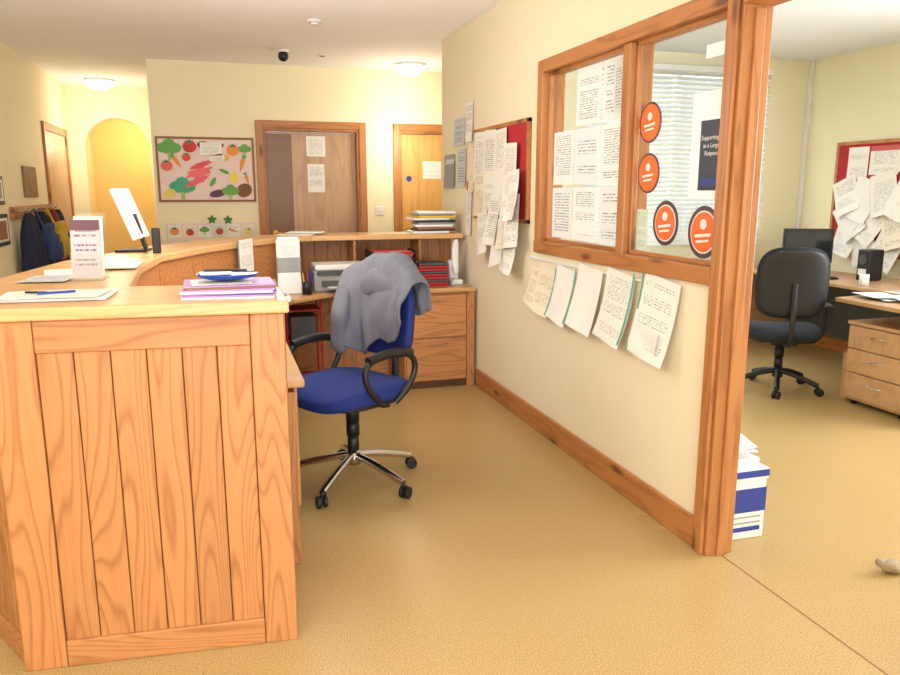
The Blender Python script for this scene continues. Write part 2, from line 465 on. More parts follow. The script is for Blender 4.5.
# internal window frame
g = group('window_4')
fx0, fx1 = XW-0.025, T+0.02
FT = 2.17
box('frame_left', fx0, fx1, 4.08, 4.15, 1.09, FT, M['pine_z'], g, 0.006)
box('frame_mullion', fx0+0.01, fx1-0.01, 3.14, 3.205, 1.15, FT-.07, M['pine_z'], g, 0.006)
box('frame_sill', fx0-0.005, fx1, JF, 4.15, 1.09, 1.16, M['pine_y'], g, 0.006)
box('frame_head', fx0, fx1, JF, 4.08, FT-.07, FT, M['pine_y'], g, 0.006)
box('pane_a', 1.868, 1.872, 3.205, 4.08, 1.16, FT-.07, M['glass'], g, 0)
box('pane_b', 1.868, 1.872, JF, 3.14, 1.16, FT-.07, M['glass'], g, 0)
for (a, b_) in ((3.205, 4.08), (JF, 3.14)):
    for k, (y0, y1, z0, z1) in enumerate(((a, a+0.018, 1.16, 2.10), (b_-0.018, b_, 1.16, 2.10), (a, b_, 1.16, 1.178), (a, b_, 2.082, 2.10))):
        box('bead', 1.835, 1.862, y0, y1, z0, z1, M['pine_y'] if k > 1 else M['pine_z'], g, 0.003)
# doorway frame
g = group('door_frame')
box('jamb_far', XW-0.012, T+0.012, 2.375, JF-.005, 0, 2.18, M['pine_z'], g, 0.004)
box('architrave_far', XW-0.03, XW-0.012, 2.39, JF, 0, 2.18, M['pine_z'], g, 0.006)
box('stop_far', XW+0.03, XW+0.07, 2.36, 2.375, 0, 2.08, M['pine_z'], g, 0.003)
box('jamb_near', XW-0.02, T+0.012, 1.25, 1.34, 0, 2.18, M['pine_z'], g, 0.004)
box('head', XW-0.02, T+0.012, 1.34, 2.375, 2.09, 2.18, M['pine_y'], g, 0.004)

# ------------------------------------------------------------ things on the window glass
g = group('window_notices')
XG = 1.864
rows = [(1.93, .29), (1.625, .29), (1.325, .28)]
cols = [(3.93, .25), (3.645, .27), (3.36, .27)]
for r, (z, h) in enumerate(rows):
    for c, (y, w) in enumerate(cols):
        if r == 0 and c == 0: continue
        ws('notice', y+random.uniform(-.01, .01), z, w, h, G1 if (r+c) % 2 else G2, g, random.uniform(-.02, .02), XG)
ws('notice', 3.31, 1.94, .14, .25, G2, g, 0.02, XG-0.002)
ws('notice_white', 2.60, 1.625, .25, .41, G0, g, 0.0, XG)
ws('notice_leaflet', 3.07, 1.27, .1, .19, P6, g, 0.0, XG)
ws('notice_small', 2.60, 1.98, .12, .05, G0, g, 0.0, XG)
g = group('framed_poster')
ws('poster', 2.565, 1.585, .19, .27, M['navy'], g, 0, XG-0.003)
for k, (s, z) in enumerate((("Supporting them", 1.645), ("as a Language,", 1.615), ("Responsibly", 1.585))):
    text('poster_text', s, 0.025, M['white'], g, (XG-0.005, 2.565, z), (math.pi/2, 0, -math.pi/2))
ws('poster_band', 2.565, 1.485, .16, .03, M['bluec'], g, 0, XG-0.004)
for k, (y, z, r) in enumerate(((3.07, 1.745, .088), (3.065, 1.525, .088), (2.875, 1.31, .097), (2.60, 1.285, .105))):
    if k < 2: y -= .035
    g = group('round_sticker')
    cyl('disc_rim', (XG-0.004, y, z), r, 0.002, M['rim'], g, 'x', 40)
    cyl('disc_white', (XG-0.005, y, z), r*(.9 if k < 2 else .82), 0.001, M['white'] if k > 1 else M['orange'], g, 'x', 40)
    cyl('disc', (XG-0.0065, y, z), r*(.86 if k < 2 else .76), 0.001, M['orange'], g, 'x', 40)
    ws('mark_bar', y, z-r*0.12, r*1.0, r*0.12, M['white'], g, 0.1, XG-0.008)
    ws('mark_bar', y, z-r*0.34, r*0.8, r*0.09, M['white'], g, 0.1, XG-0.008)
    cyl('mark', (XG-0.008, y, z+r*0.3), r*0.2, 0.001, M['white'], g, 'x', 24)

# ------------------------------------------------------------ packets hung on the wall
g = group('hanging_documents')
specs = [(4.14, .885, .17, .22, P3), (3.98, .88, .24, .27, P3), (3.74, .885, .25, .30, P0), (3.46, .90, .26, .33, P0), (3.15, .905, .26, .34, P1), (2.81, .905, .29, .36, P1)]
for k, (y, z, w, h, m_) in enumerate(specs):
    t = -0.12
    ws('packet', y, z, w, h, m_, g, t, 1.812-0.002*k, curl=0.05, wav=0.006)
    if k in (1, 2, 4):
        ws('packet_spine', y-w*0.47, z+0.005, .014, h, M['teal'], g, t, 1.806-0.002*k, curl=0.05)
    if k == 5:
        ws('packet_edge', y+w*0.47, z+0.005, .014, h, M['teal'], g, t, 1.806-0.002*k, curl=0.05)
ws('packet_small', 2.83, .80, .20, .12, P0, g, -.1, 1.76, wav=.01)
box('rail', 1.806, 1.819, 2.72, 4.24, 1.045, 1.058, M['white'], g, 0.002)

# red notice board on right wall
g = group('notice_board')
box('board', 1.80, 1.819, 4.29, 5.25, 1.27, 1.86, M['redfelt'], g, 0.002)
for (y0, y1, z0, z1) in ((4.27, 5.27, 1.85, 1.875), (4.27, 5.27, 1.25, 1.275), (4.27, 4.295, 1.25, 1.875), (5.245, 5.27, 1.25, 1.875)):
    box('frame', 1.795, 1.819, y0, y1, z0, z1, M['pine_y'], g, 0.002)
pl = [(5.13, 1.68, .23, .34), (4.91, 1.70, .22, .3), (4.70, 1.70, .22, .28), (5.1, 1.42, .22, .3), (4.9, 1.42, .22, .3),
      (4.68, 1.44, .22, .3), (4.5, 1.60, .22, .28), (4.46, 1.42, .22, .26), (4.75, 1.25, .21, .32), (4.95, 1.16, .2, .3), (4.52, 1.24, .22, .32),
      (4.38, 1.26, .22, .32), (4.62, 1.12, .22, .3), (4.42, 1.08, .2, .28), (4.36, 1.42, .18, .3)]
for k, (y, z, w, h) in enumerate(pl):
    ws('pinned_paper', y, z, w, h, [P1, P2, P1, P3, P1, P0, P1][k % 7], g, random.uniform(-.28, .28) if k > 7 else random.uniform(-.06, .06), 1.79-0.003*k, curl=0.03 if k > 6 else 0.005, wav=0.012 if k > 6 else 0)
g = group('wall_notices')
for k, (y, z, w, h, m_) in enumerate([(5.42, 1.94, .16, .28, P2), (5.66, 1.89, .28, .2, P5), (5.60, 1.62, .2, .28, P5), (5.92, 1.60, .28, .26, M['grey']),
                                     (5.90, 1.68, .22, .05, P5), (5.42, 1.32, .12, .4, P4), (5.36, 1.52, .13, .16, P3)]):
    ws('notice', y, z, w, h, m_, g, 0, 1.812, curl=0.01)

# ------------------------------------------------------------ back wall doors and boards
def door(name, xa, xb, ya, leafm, recess, handle_left=True):
    g = group(name)
    fw = 0.07
    for (x0, x1, z0, z1, mm) in ((xa-fw, xa, 0, 2.12, 'pine_z'), (xb, xb+fw, 0, 2.12, 'pine_z'), (xa, xb, 2.05, 2.12, 'pine_x')):
        box('architrave', x0, x1, ya-0.02, ya, z0, z1, M[mm], g, 0.005)
    box('lining_l', xa, xa+0.025, ya, ya+0.12, 0, 2.05, M['pine_z'], g); box('lining_r', xb-0.025, xb, ya, ya+0.12, 0, 2.05, M['pine_z'], g)
    box('lining_t', xa+0.025, xb-0.025, ya, ya+0.12, 2.025, 2.05, M['pine_x'], g)
    box('leaf', xa+0.028, xb-0.028, ya+recess, ya+recess+0.044, 0.008, 2.02, leafm, g)
    hx = xa+0.09 if handle_left else xb-0.09
    cyl('rose', (hx, ya+recess-0.01, 1.03), 0.026, 0.01, M['brass'], g, 'y')
    box('lever', min(hx, hx+(0.1 if handle_left else -0.1)), max(hx, hx+(0.1 if handle_left else -0.1)), ya+recess-0.045, ya+recess-0.03, 1.02, 1.038, M['brass'], g)
    cyl('spindle', (hx, ya+recess-0.035, 1.03), 0.008, 0.03, M['brass'], g, 'y')
    return g
g = door('door_1', D1a, D1b, YB, M['doorwood'], 0.07, True)
box('dark_strip', D1a+0.03, D1a+0.28, YB+0.066, YB+0.0695, 0.02, 2.0, mat('door_dark_veneer', (128, 92, 62), 0.4), g, 0)  # darker brown strip down the left part of the leaf
bs('sign_a', .99, 1.885, .19, .2, P1, g, 0, YB+0.066); bs('sign_b', .985, 1.57, .17, .28, P2, g, 0, YB+0.066)
g = door('door_2', D2a, D2b, YB, M['doorwood2'], 0.05, True)
bs('sign_a', 2.20, 1.66, .2, .18, P1, g, 0, YB+0.046)
cyl('round_sign', (1.95, YB+0.047, 1.57), 0.03, 0.002, M['bluec'], g, 'y')
g = group('light_switch')
box('plate', 1.58, 1.665, YB-0.012, YB, 1.2, 1.285, M['white'], g); box('rocker', 1.612, 1.635, YB-0.018, YB-0.012, 1.225, 1.26, M['white'], g)
g = group('door_3')
for (y0, y1, z0, z1) in ((8.45, 8.53, 0, 2.12), (9.6, 9.68, 0, 2.12), (8.53, 9.6, 2.04, 2.12)):
    box('architrave', XL, XL+0.025, y0, y1, z0, z1, M['pine_z'], g, 0.005)
box('leaf', XL, XL+0.012, 8.53, 9.6, 0.01, 2.04, M['doorwood'], g)
cyl('knob', (XL+0.012, 9.5, 1.03), 0.025, 0.05, M['brass'], g, 'x')

BK = [0]
def cutpoly(name, pts, c, g, y):
    m_ = bpy.data.materials.get('card_%d_%d_%d' % c) or mat('card_%d_%d_%d' % c, c, 0.8)
    n = len(pts); BK[0] += 1; y = y-0.0003*(BK[0] % 40)
    area = sum(pts[i][0]*pts[(i+1) % n][1]-pts[(i+1) % n][0]*pts[i][1] for i in range(n))
    if area < 0: pts = list(reversed(pts))
    v = [(p[0], y, p[1]) for p in pts]+[(p[0], y-0.001, p[1]) for p in pts]
    f = [tuple(reversed(range(n))), tuple(range(n, 2*n))]+[(i, (i+1) % n, (i+1) % n+n, i+n) for i in range(n)]
    meshobj(name, v, f, m_, g)
def disc(name, x, z, rx, rz, c, g, y, rot=0, lob=0, amp=.12):
    pts = []
    for i in range(26):
        a = 2*math.pi*i/26; k = 1+(amp*math.sin(lob*a) if lob else 0)
        px, pz = rx*k*math.cos(a), rz*k*math.sin(a)
        pts.append((x+px*math.cos(rot)-pz*math.sin(rot), z+px*math.sin(rot)+pz*math.cos(rot)))
    cutpoly(name, pts, c, g, y)
GR, DG, RD, OR, YE, BR, CR = (110, 170, 90), (70, 132, 78), (205, 70, 62), (238, 150, 76), (240, 215, 110), (130, 88, 60), (230, 225, 190)
yy = YB-0.016
def broccoli(x, z, s, c=GR):
    cutpoly('stem', [(x-.18*s, z-.1*s), (x+.18*s, z-.1*s), (x+.12*s, z-.9*s), (x-.12*s, z-.9*s)], (170, 195, 120), g, yy)
    for dx, dz, r in ((-.5, .05, .42), (.5, .05, .42), (0, .3, .5), (-.25, -.1, .35), (.25, -.1, .35)): disc('floret', x+dx*s, z+dz*s, r*s, r*s*.9, c, g, yy, 0, 9, .08)
def tomato(x, z, s, c=RD):
    disc('tomato', x, z, s*.9, s*.8, c, g, yy); disc('leaf', x, z+.65*s, s*.4, s*.22, DG, g, yy, 0, 5, .4)
def carrot(x, z, s, rot=0):
    def R(px, pz): return (x+px*math.cos(rot)-pz*math.sin(rot), z+px*math.sin(rot)+pz*math.cos(rot))
    cutpoly('carrot', [R(-.3*s, .5*s), R(0, .62*s), R(.3*s, .5*s), R(.22*s, -.2*s), R(0, -1.1*s), R(-.22*s, -.2*s)], OR, g, yy)
    for dx in (-.25, 0, .25): cutpoly('carrot_top', [R(-.08*s, .55*s), R(.08*s, .55*s), R(dx*s+.1*s, 1.1*s), R(dx*s-.1*s, 1.1*s)], GR, g, yy)
def mushroom(x, z, s):
    cutpoly('stalk', [(x-.2*s, z), (x+.2*s, z), (x+.16*s, z-.8*s), (x-.16*s, z-.8*s)], CR, g, yy); disc('cap', x, z+.1*s, .7*s, .42*s, BR, g, yy)
g = group('food_display_board')
bx0, bx1, bz0, bz1 = -.50, .36, 1.36, 1.93
box('panel', bx0, bx1, YB-0.014, YB-.001, bz0, bz1, M['pink'], g)
for (x0, x1, z0, z1) in ((bx0, bx1, bz1, bz1+.02), (bx0, bx1, bz0-.02, bz0), (bx0-.02, bx0, bz0-.02, bz1+.02), (bx1, bx1+.02, bz0-.02, bz1+.02)):
    box('edge', x0, x1, YB-0.02, YB-.001, z0, z1, M['brown'], g)
broccoli(-.40, 1.84, .12); broccoli(-.30, 1.48, .13, (80, 175, 140)); broccoli(.14, 1.44, .09); broccoli(.29, 1.84, .07)
tomato(-.43, 1.68, .06, (230, 110, 100)); tomato(-.215, 1.86, .07); tomato(-.25, 1.76, .045, (220, 90, 80)); tomato(.18, 1.83, .065, OR)
carrot(-.34, 1.72, .07, .6); carrot(.26, 1.70, .08, -.3); carrot(.30, 1.56, .06, .3); mushroom(-.09, 1.87, .08); mushroom(.06, 1.87, .055)
disc('potato', .27, 1.45, .075, .065, BR, g, yy, .5); disc('aubergine', .02, 1.42, .08, .035, (110, 70, 100), g, yy, .2); disc('banana', -.42, 1.42, .06, .04, YE, g, yy, .4)
disc('lettuce', -.14, 1.62, .12, .04, (240, 120, 120), g, yy, .3, 6, .2); disc('pepper_slice', -.12, 1.69, .11, .025, (230, 90, 100), g, yy, .35, 11, .3)
disc('pepper_slice', -.16, 1.54, .12, .03, (236, 110, 120), g, yy, .45, 9, .3); disc('pepper', .18, 1.57, .045, .055, YE, g, yy)
disc('leaf', -.02, 1.53, .05, .02, GR, g, yy, 1); disc('pea', .09, 1.63, .05, .016, GR, g, yy, -.4); disc('plum', .11, 1.76, .035, .03, (240, 180, 60), g, yy)
bs('caption_card', -.02, 1.84, .20, .12, P1, g, 0, yy-0.016); bs('caption_card', .03, 1.76, .14, .06, P1, g, 0.1, yy-0.016)
g = group('display_board')
box('panel', -.47, .36, YB-0.014, YB-.001, .70, 1.14, M['pink'], g)
for k in range(6): bs('picture_card', -.40+.138*k, 1.06, .115, .12, [P1, P3, P0, P6, P1, P3][k], g, 0, yy-.001)
tomato(-.40, 1.06, .045, OR); tomato(-.26, 1.05, .04); broccoli(-.125, 1.07, .05); tomato(.015, 1.055, .04); carrot(.15, 1.06, .045, 1.2); tomato(.29, 1.05, .035, YE)
tomato(-.3, .9, .07); broccoli(0, .9, .08); tomato(.2, .88, .07, OR)
for (px, pz) in ((-.05, 1.17), (.10, 1.165)): disc('paper_plant', px, pz, .035, .035, DG, g, yy, 0, 5, .3)

# left wall pictures
def pic(name, y0, y1, z0, z1, c, fr):
    g = group(name)
    box('frame', XL, XL+0.02, y0, y1, z0, z1, fr, g); box('mount', XL+0.02, XL+0.022, y0+.03, y1-.03, z0+.03, z1-.03, M['white'], g, 0)
    box('picture', XL+0.022, XL+0.024, y0+.08, y1-.08, z0+.05, z1-.05, c, g, 0)
pic('picture_frame', 6.35, 6.72, 1.34, 1.56, M['grey'], M['black'])
pic('picture_frame', 6.35, 6.75, 1.03, 1.27, M['brown'], M['black'])
g = group('wall_picture')
box('canvas', XL, XL+.015, 7.45, 7.95, 1.39, 1.66, mat('art_tones', (140, 100, 64), 0.7, var=0.45, scale=14), g)

# coats and bags on a peg rail (left wall)
g = group('coat_rack')
PX = XL+.004
box('peg_board', PX, PX+0.03, 6.9, 8.3, 1.22, 1.32, M['pine_y'], g)
for i in range(6):
    y = 7.0+i*0.24
    tube('peg', [(PX+.03, y, 1.28), (PX+.09, y, 1.27), (PX+.11, y, 1.31)], 0.008, M['chrome'], g)
def coat(i, y, c, w, h, d):
    """hanging garment: narrow at the collar, wide folded hem"""
    mm = mat('coat_fabric_%d' % i, c, .85)
    nu, nv = 40, 20; vs = []; fs = []
    for b in range(nv):
        t = b/(nv-1); z = 1.27-h*t
        k = min(1, .22+1.1*t**.6)
        for a in range(nu):
            th = 2*math.pi*a/nu
            fold = 1+.16*math.sin(th*6+i+t*2)*t+.12*noise.noise(Vector((math.cos(th)*2+i, math.sin(th)*2, t*3)))
            vs.append((PX+.11+max(-.075, d*k*fold*math.cos(th)), y+w*k*fold*math.sin(th), z+.02*math.sin(th*3+i)*t))
    for b in range(nv-1):
        for a in range(nu):
            fs.append((b*nu+a, b*nu+(a+1) % nu, (b+1)*nu+(a+1) % nu, (b+1)*nu+a))
    fs.append(tuple(range(nu))); fs.append(tuple(reversed(range((nv-1)*nu, nv*nu))))
    meshobj('coat', vs, fs, mm, g, smooth=True)
coat(0, 7.0, (30, 34, 60), .11, .62, .10); coat(2, 7.48, (26, 28, 36), .12, .56, .11); coat(4, 7.96, (120, 40, 50), .10, .50, .09); coat(5, 8.2, (40, 44, 60), .10, .6, .10)
for i, c in ((1, (44, 60, 104)), (3, (206, 168, 60))):
    mm = mat('bag_fabric_%d' % i, c, 0.8)
    y = 7.0+i*0.24
    def fn(p, i=i):
        s = 1-0.3*max(0, p.z)/0.2
        nz = noise.noise(Vector((p.x*12+i, p.y*12, p.z*12)))*0.03
        return Vector((p.x*s+nz, p.y*s+nz, p.z+nz))
    ellip('bag_body', (PX+0.20, y, 1.0), (.075, .10, .17), mm, g, .7, .7, fn)
    ellip('bag_pocket', (PX+0.27, y, .94), (.03, .07, .08), mm, g, .6, .6)
    tube('bag_strap', [(PX+.18, y-.05, 1.12), (PX+.13, y-.03, 1.26), (PX+.10, y+.02, 1.29), (PX+.13, y+.05, 1.2), (PX+.18, y+.06, 1.10)], 0.01, mm, g)

# ------------------------------------------------------------ reception desk
CT = 1.128
A = (-.64, 2.349); B = (.175, 2.28); L0 = math.dist(A, B)
outer = [A, (-.80, 2.62), (-.79, 3.2), (-.70, 3.85), (-.42, 4.7), (-.05, 5.4), (.25, 5.70), (.6, 5.86), (1.795, 5.86)]
inner = [(1.795, 5.5), (.65, 5.5), (.42, 5.38), (.20, 5.08), (-.08, 4.6), (-.28, 4.1), (-.33, 3.5), (-.30, 2.76), (.19, 2.70)]
g = group('reception_desk')
top = [(.19, 2.258), (-.652, 2.329)] + [(-.815, 2.61)] + outer[2:] + inner
prism('counter_top', top, CT-.038, CT, M['top'], g, 0.006)
zt = CT-.04
SL = .12
obox('stile_l', A, B, 0, SL, -.022, 0.0, 0, zt, M['oak_z'], g, 0.004)
obox('stile_r', A, B, L0-.10, L0, -.022, 0.0, 0, zt, M['oak_z'], g, 0.004)
obox('rail_top', A, B, SL+.0015, L0-.1015, -.022, 0.0, zt-.095, zt, M['oak_x'], g, 0.004)
obox('rail_bottom', A, B, SL+.0015, L0-.1015, -.022, 0.0, 0.0, .088, M['oak_x'], g, 0.004)
nb = 6; bw = (L0-.102-SL)/nb
for i in range(nb):
    s0 = SL+.001+i*bw
    obox('board', A, B, s0+.0012, s0+bw-.0012, -.03, -.008, .086, zt-.094, M['oak_z'], g, 0.004)
obox('backing', A, B, .01, L0-.01, -.04, -.03, 0, zt, M['gap'], g, 0)
obox('end_panel', A, B, L0-.022, L0, -.42, -.0225, 0, zt, M['oak_z'], g, 0.003)
obox('inner_panel', A, B, .12, L0-.0225, -.42, -.40, 0, zt, M['oak_z'], g, 0.003)
rp = list(reversed(outer))
for i in range(len(rp)-1):
    p0, p1 = rp[i], rp[i+1]; Ls = math.dist(p0, p1)
    nbd = max(1, round(Ls/.1))
    for k in range(nbd):
        obox('clad_board', p0, p1, k*Ls/nbd+.001, (k+1)*Ls/nbd-.001, -.045, -.02, .09, zt-.005, M['oak_z'], g, 0.003)
    obox('clad_rail', p0, p1, 0, Ls, -.04, -.012, 0, .09, M['oak_x'], g, 0.003)
rin = [(.42, 5.38), (.20, 5.08), (-.08, 4.6), (-.28, 4.1), (-.33, 3.5), (-.30, 2.76)]
for i in range(len(rin)-1):
    p0, p1 = rin[i], rin[i+1]
    obox('riser', p0, p1, 0, math.dist(p0, p1), .02, .04, .75, zt, M['oak_x'], g, 0.002)
for x in (.95, 1.45): box('divider', x, x+.018, 5.53, 5.81, .75, zt, M['oak_y'], g)
wt = [(.28, 2.78), (.28, 4.6), (.45, 4.95), (.75, 5.2), (1.795, 5.2), (1.795, 5.80), (.6, 5.80), (.28, 5.64), (-.01, 5.34), (-.37, 4.66), (-.65, 3.85), (-.74, 3.2), (-.74, 2.78)]
prism('worktop', wt, .72, .75, M['top'], g, 0.006)
box('drawer_carcass', 1.26, 1.795, 5.245, 5.80, 0, .718, M['oak_z'], g)
box('drawer_side_strip', 1.735, 1.795, 5.228, 5.245, 0.0, .718, M['oak_z'], g)
box('drawer_front', 1.27, 1.73, 5.225, 5.244, .385, .70, M['oak_x'], g, 0.005)
box('drawer_front_lower', 1.27, 1.73, 5.225, 5.244, .06, .375, M['oak_x'], g, 0.005)
box('plinth', 1.26, 1.735, 5.235, 5.245, 0, .05, M['gap'], g)
for z in (.655, .33):
    box('pull', 1.42, 1.58, 5.21, 5.226, z, z+.012, M['oak_x'], g)
box('pedestal', -.30, .245, 2.80, 3.25, 0, .70, M['oak_z'], g)
obox('pedestal_door', (.25, 3.26), (.30, 3.22), 0, .04, -.02, .0, .05, .62, M['top'], g)

# paperwork on counter
g = group('visitor_log')
obox('pad', (-.64, 2.44), (-.30, 2.42), 0, .31, -.20, -.0, CT+.001, CT+.010, M['white'], g)
hs('page_a', -.55, 2.52, CT+.0125, .16, .20, P1, g, .05); hs('page_b', -.42, 2.51, CT+.0135, .16, .20, P2, g, -.12)
tube('pen', [(-.53, 2.50, CT+.018), (-.46, 2.52, CT+.018), (-.43, 2.53, CT+.018)], .0038, M['bluep'], g)
tube('pen_second', [(-.57, 2.54, CT+.018), (-.54, 2.53, CT+.018), (-.51, 2.525, CT+.018)], .0035, M['black'], g)
g = group('paper_stack')
stk = [M['white'], M['lilac'], M['lilac'], P0, M['lilac'], M['brown'], M['lilac']]
for k in range(7):
    a = random.uniform(-.05, .05)
    obox('sheaf', (-.11+random.uniform(-.01, .01), 2.36+a*.2), (.17, 2.35+a), 0, .27, -.20, 0, CT+.0005+k*.0055, CT+.0055+k*.0055, stk[k], g, 0.0005)
hs('top_sheet', .0, 2.455, CT+.0400, .18, .17, P2, g, .08)
g = group('blue_dish')
def dish(p):
    return Vector((p.x, p.y, p.z if p.z < 0 else -p.z*0.35))
ellip('bowl', (.02, 2.475, CT+.064), (.095, .07, .022), M['bluep'], g, fn=dish)
obox('notepad', (-.06, 2.45), (.06, 2.47), 0, .10, -.06, 0, CT+.060, CT+.068, M['white'], g)
tube('pen', [(-.05, 2.48, CT+.074), (.03, 2.47, CT+.074), (.08, 2.46, CT+.074)], .004, M['black'], g)

# leaflet holder
g = group('leaflet_holder', (-.46, 3.0, CT), math.radians(-8))
box('base', -.055, .055, -.05, .06, 0.0005, .004, M['acrylic'], g, 0)
v = [(-.055, .045, .004), (.055, .045, .004), (.055, .075, .24), (-.055, .075, .24)]
meshobj('back_plate', v, [(0, 1, 2, 3)], M['acrylic'], g)
meshobj('front_lip', [(-.055, -.02, .004), (.055, -.02, .004), (.055, -.01, .10), (-.055, -.01, .10)], [(0, 1, 2, 3)], M['acrylic'], g)
P7 = papermat('leaflet_print', (204, 190, 200), (60, 40, 60), 12, .40, head=(110, 74, 90))
for k, (dx, m_) in enumerate(((0, P3), (0.004, P2), (-.004, P7))):
    sheet('leaflet', (dx, .035-.016*k, .125-.006*k), (1, 0, 0), (0, .13, .99), .10, .21, m_, g)
# sign-in screen on counter
g = group('touch_screen_monitor', (-.46, 4.38, CT), math.radians(84))
s = box('housing', -.17, .17, -.012, .016, -.14, .14, M['white'], g, 0.008)
s.rotation_euler = (math.radians(-20), 0, 0); s.location = (0, -.02, .20)
s = box('display', -.155, .155, .0165, .0175, -.125, .125, M['white'], g, 0.0)
s.rotation_euler = (math.radians(-20), 0, 0); s.location = (0, -.02, .20)
box('foot', -.08, .08, -.10, .06, 0.001, .012, M['black'], g)
s = box('neck', -.025, .025, -.03, -.012, -.11, .08, M['black'], g); s.location = (0, -.035, .115); s.rotation_euler = (math.radians(-15), 0, 0)
g = group('card_reader')
box('body', -.33, -.29, 4.18, 4.24, CT+.001, CT+.13, M['black'], g, .006); box('slot', -.331, -.329, 4.20, 4.22, CT+.09, CT+.12, M['grey'], g, 0)
g = group('loose_papers')
hs('sheet_a', -.56, 3.30, CT+.002, .21, .3, P0, g, .2); hs('sheet_b', -.45, 3.62, CT+.003, .2, .28, P1, g, -.3); hs('sheet_c', -.50, 3.85, CT+.004, .21, .28, P0, g, .5)
hs('sheet_d', -.60, 3.05, CT+.005, .16, .22, P5, g, -.1)
g = group('counter_folder')
box('cover', -.54, -.33, 3.34, 3.56, CT+.006, CT+.014, M['white'], g, .002); box('spine', -.545, -.538, 3.34, 3.56, CT+.005, CT+.016, M['bluec'], g, .001)
g = group('sheet_pile')
for k in range(5): obox('sheet', (.02+.02*k, 5.62), (.30+.01*k, 5.50+.02*k), .10, .36, -.12, .03, CT+.001+k*.004, CT+.0045+k*.004, [P0, M['white'], M['brown'], P0, M['white']][k], g, .0005)
for o_ in [o for o in g.children]: o_.location = (.30, .08, 0)

# paper holders hung on the back counter
g = group('hanging_folder')
dv = Vector((.504, .864, 0)); nv_ = Vector((.864, -.504, 0))
c0 = Vector((.15, 4.99, 1.03))+nv_*.012
sheet('pocket', c0, dv, (0, 0, 1), .20, .22, M['grey'], g); sheet('paper', c0+nv_*.006+Vector((0, 0, .01)), dv, (0, 0, 1), .18, .21, P1, g, .03)
g = group('letter_holder')
box('body', .37, .53, 5.24, 5.28, .90, 1.12, M['white'], g, .005)
box('lip', .37, .53, 5.20, 5.24, .90, 1.0, M['grey'], g, .005); box('base', .37, .53, 5.20, 5.28, .752, .90, M['white'], g, .005)
bs('paper', .45, 1.06, .14, .16, P2, g, 0, 5.235)

# printer
g = group('printer')
box('body', .62, 1.0, 5.24, 5.52, .751, .90, M['grey'], g, .012)
box('scanner_lid', .63, .99, 5.25, 5.51, .901, .94, M['white'], g, .01)
box('paper_slot', .67, .95, 5.232, 5.2405, .79, .83, M['dgrey'], g, .002)
box('output_tray', .69, .93, 5.14, 5.235, .78, .787, M['grey'], g, .002)
hs('sheet', .81, 5.19, .789, .2, .1, P1, g)
box('control_panel', .64, .98, 5.225, 5.24, .87, .90, M['dgrey'], g, .002)
g = group('desk_telephone')
box('base', .24, .42, 4.80, 5.0, .751, .79, M['white'], g, .01)
tube('handset', [(.26, 4.82, .81), (.26, 4.86, .835), (.26, 4.94, .835), (.26, 4.98, .81)], .017, M['white'], g)
box('keypad', .31, .40, 4.83, 4.93, .79, .795, M['grey'], g, .001)
g = group('pen_pot')
cyl('pot', (.56, 5.16, .751), .032, .09, M['black'], g, 'z', 24)
for k in range(5):
    tube('pen', [(.56+.012*math.cos(k*1.3), 5.16+.012*math.sin(k*1.3), .77), (.56+.03*math.cos(k*1.3), 5.16+.03*math.sin(k*1.3), .84), (.56+.04*math.cos(k*1.3), 5.16+.04*math.sin(k*1.3), .90)], .004, [M['bluep'], M['red'], M['black'], M['yellow'], M['bluep']][k], g)

# red/black file trays
g = group('file_tray')
for k in range(4):
    z = .752+k*.072
    box('tray', 1.03, 1.36, 5.25, 5.50, z, z+.006, M['black'], g, .001)
    for x in (1.03, 1.35): box('tray_side', x, x+.01, 5.25, 5.50, z, z+.06, M['black'], g, .001)
    for j in range(4):
        dx = random.uniform(-.01, .01); dy = random.uniform(-.03, .0)
        box('folder', 1.045+dx, 1.33+dx, 5.245+dy, 5.48, z+.008+j*.012, z+.018+j*.012, [M['red'], M['red'], M['black'], M['red'], M['brown']][(k+j) % 5], g, .001)
g = group('red_folder')
for j in range(9):
    box('folder', 1.38, 1.60, 5.27, 5.49, .752+j*.02, .768+j*.02, [M['red'], M['red'], M['dgrey']][j % 3], g, .002)
# wall telephone
g = group('telephone')
box('base', 1.65, 1.75, 5.36, 5.52, .751, .79, M['white'], g, .01)
box('cradle', 1.665, 1.735, 5.44, 5.50, .79, .93, M['white'], g, .01)
ellip('handset', (1.70, 5.42, .96), (.026, .022, .13), M['white'], g, .6, .7, lambda p: Vector((p.x, p.y+(p.z*p.z)*-2.0, p.z)))
tube('cord', [(1.68, 5.38, .80), (1.64, 5.34, .76), (1.62, 5.32, .76), (1.66, 5.36, .77)], .004, M['grey'], g)
g = group('book_pile')
cols_ = [M['white'], M['dgrey'], M['brown'], M['white'], M['grey'], M['black'], M['white'], M['yellow'], M['grey'], M['white']]
for k in range(10):
    dx = random.uniform(-.03, .03); a = random.uniform(-.12, .12)
    obox('book', (1.44+dx, 5.56), (1.74+dx, 5.56+a*.3), 0, .29, -.22, 0, CT+.0005+k*.0165, CT+.016+k*.0165, cols_[k], g, .002)
g = group('wire_trolley')
for x in (.42, .66):
    for y in (5.25, 5.5): tube('post', [(x, y, 0.0), (x, y, .35), (x, y, .70)], .008, M['red'], g)
for z in (.12, .40, .62):
    box('tray', .42, .66, 5.25, 5.5, z, z+.012, M['red'], g)
box('folders', .45, .63, 5.27, 5.48, .413, .58, M['dgrey'], g, .004)

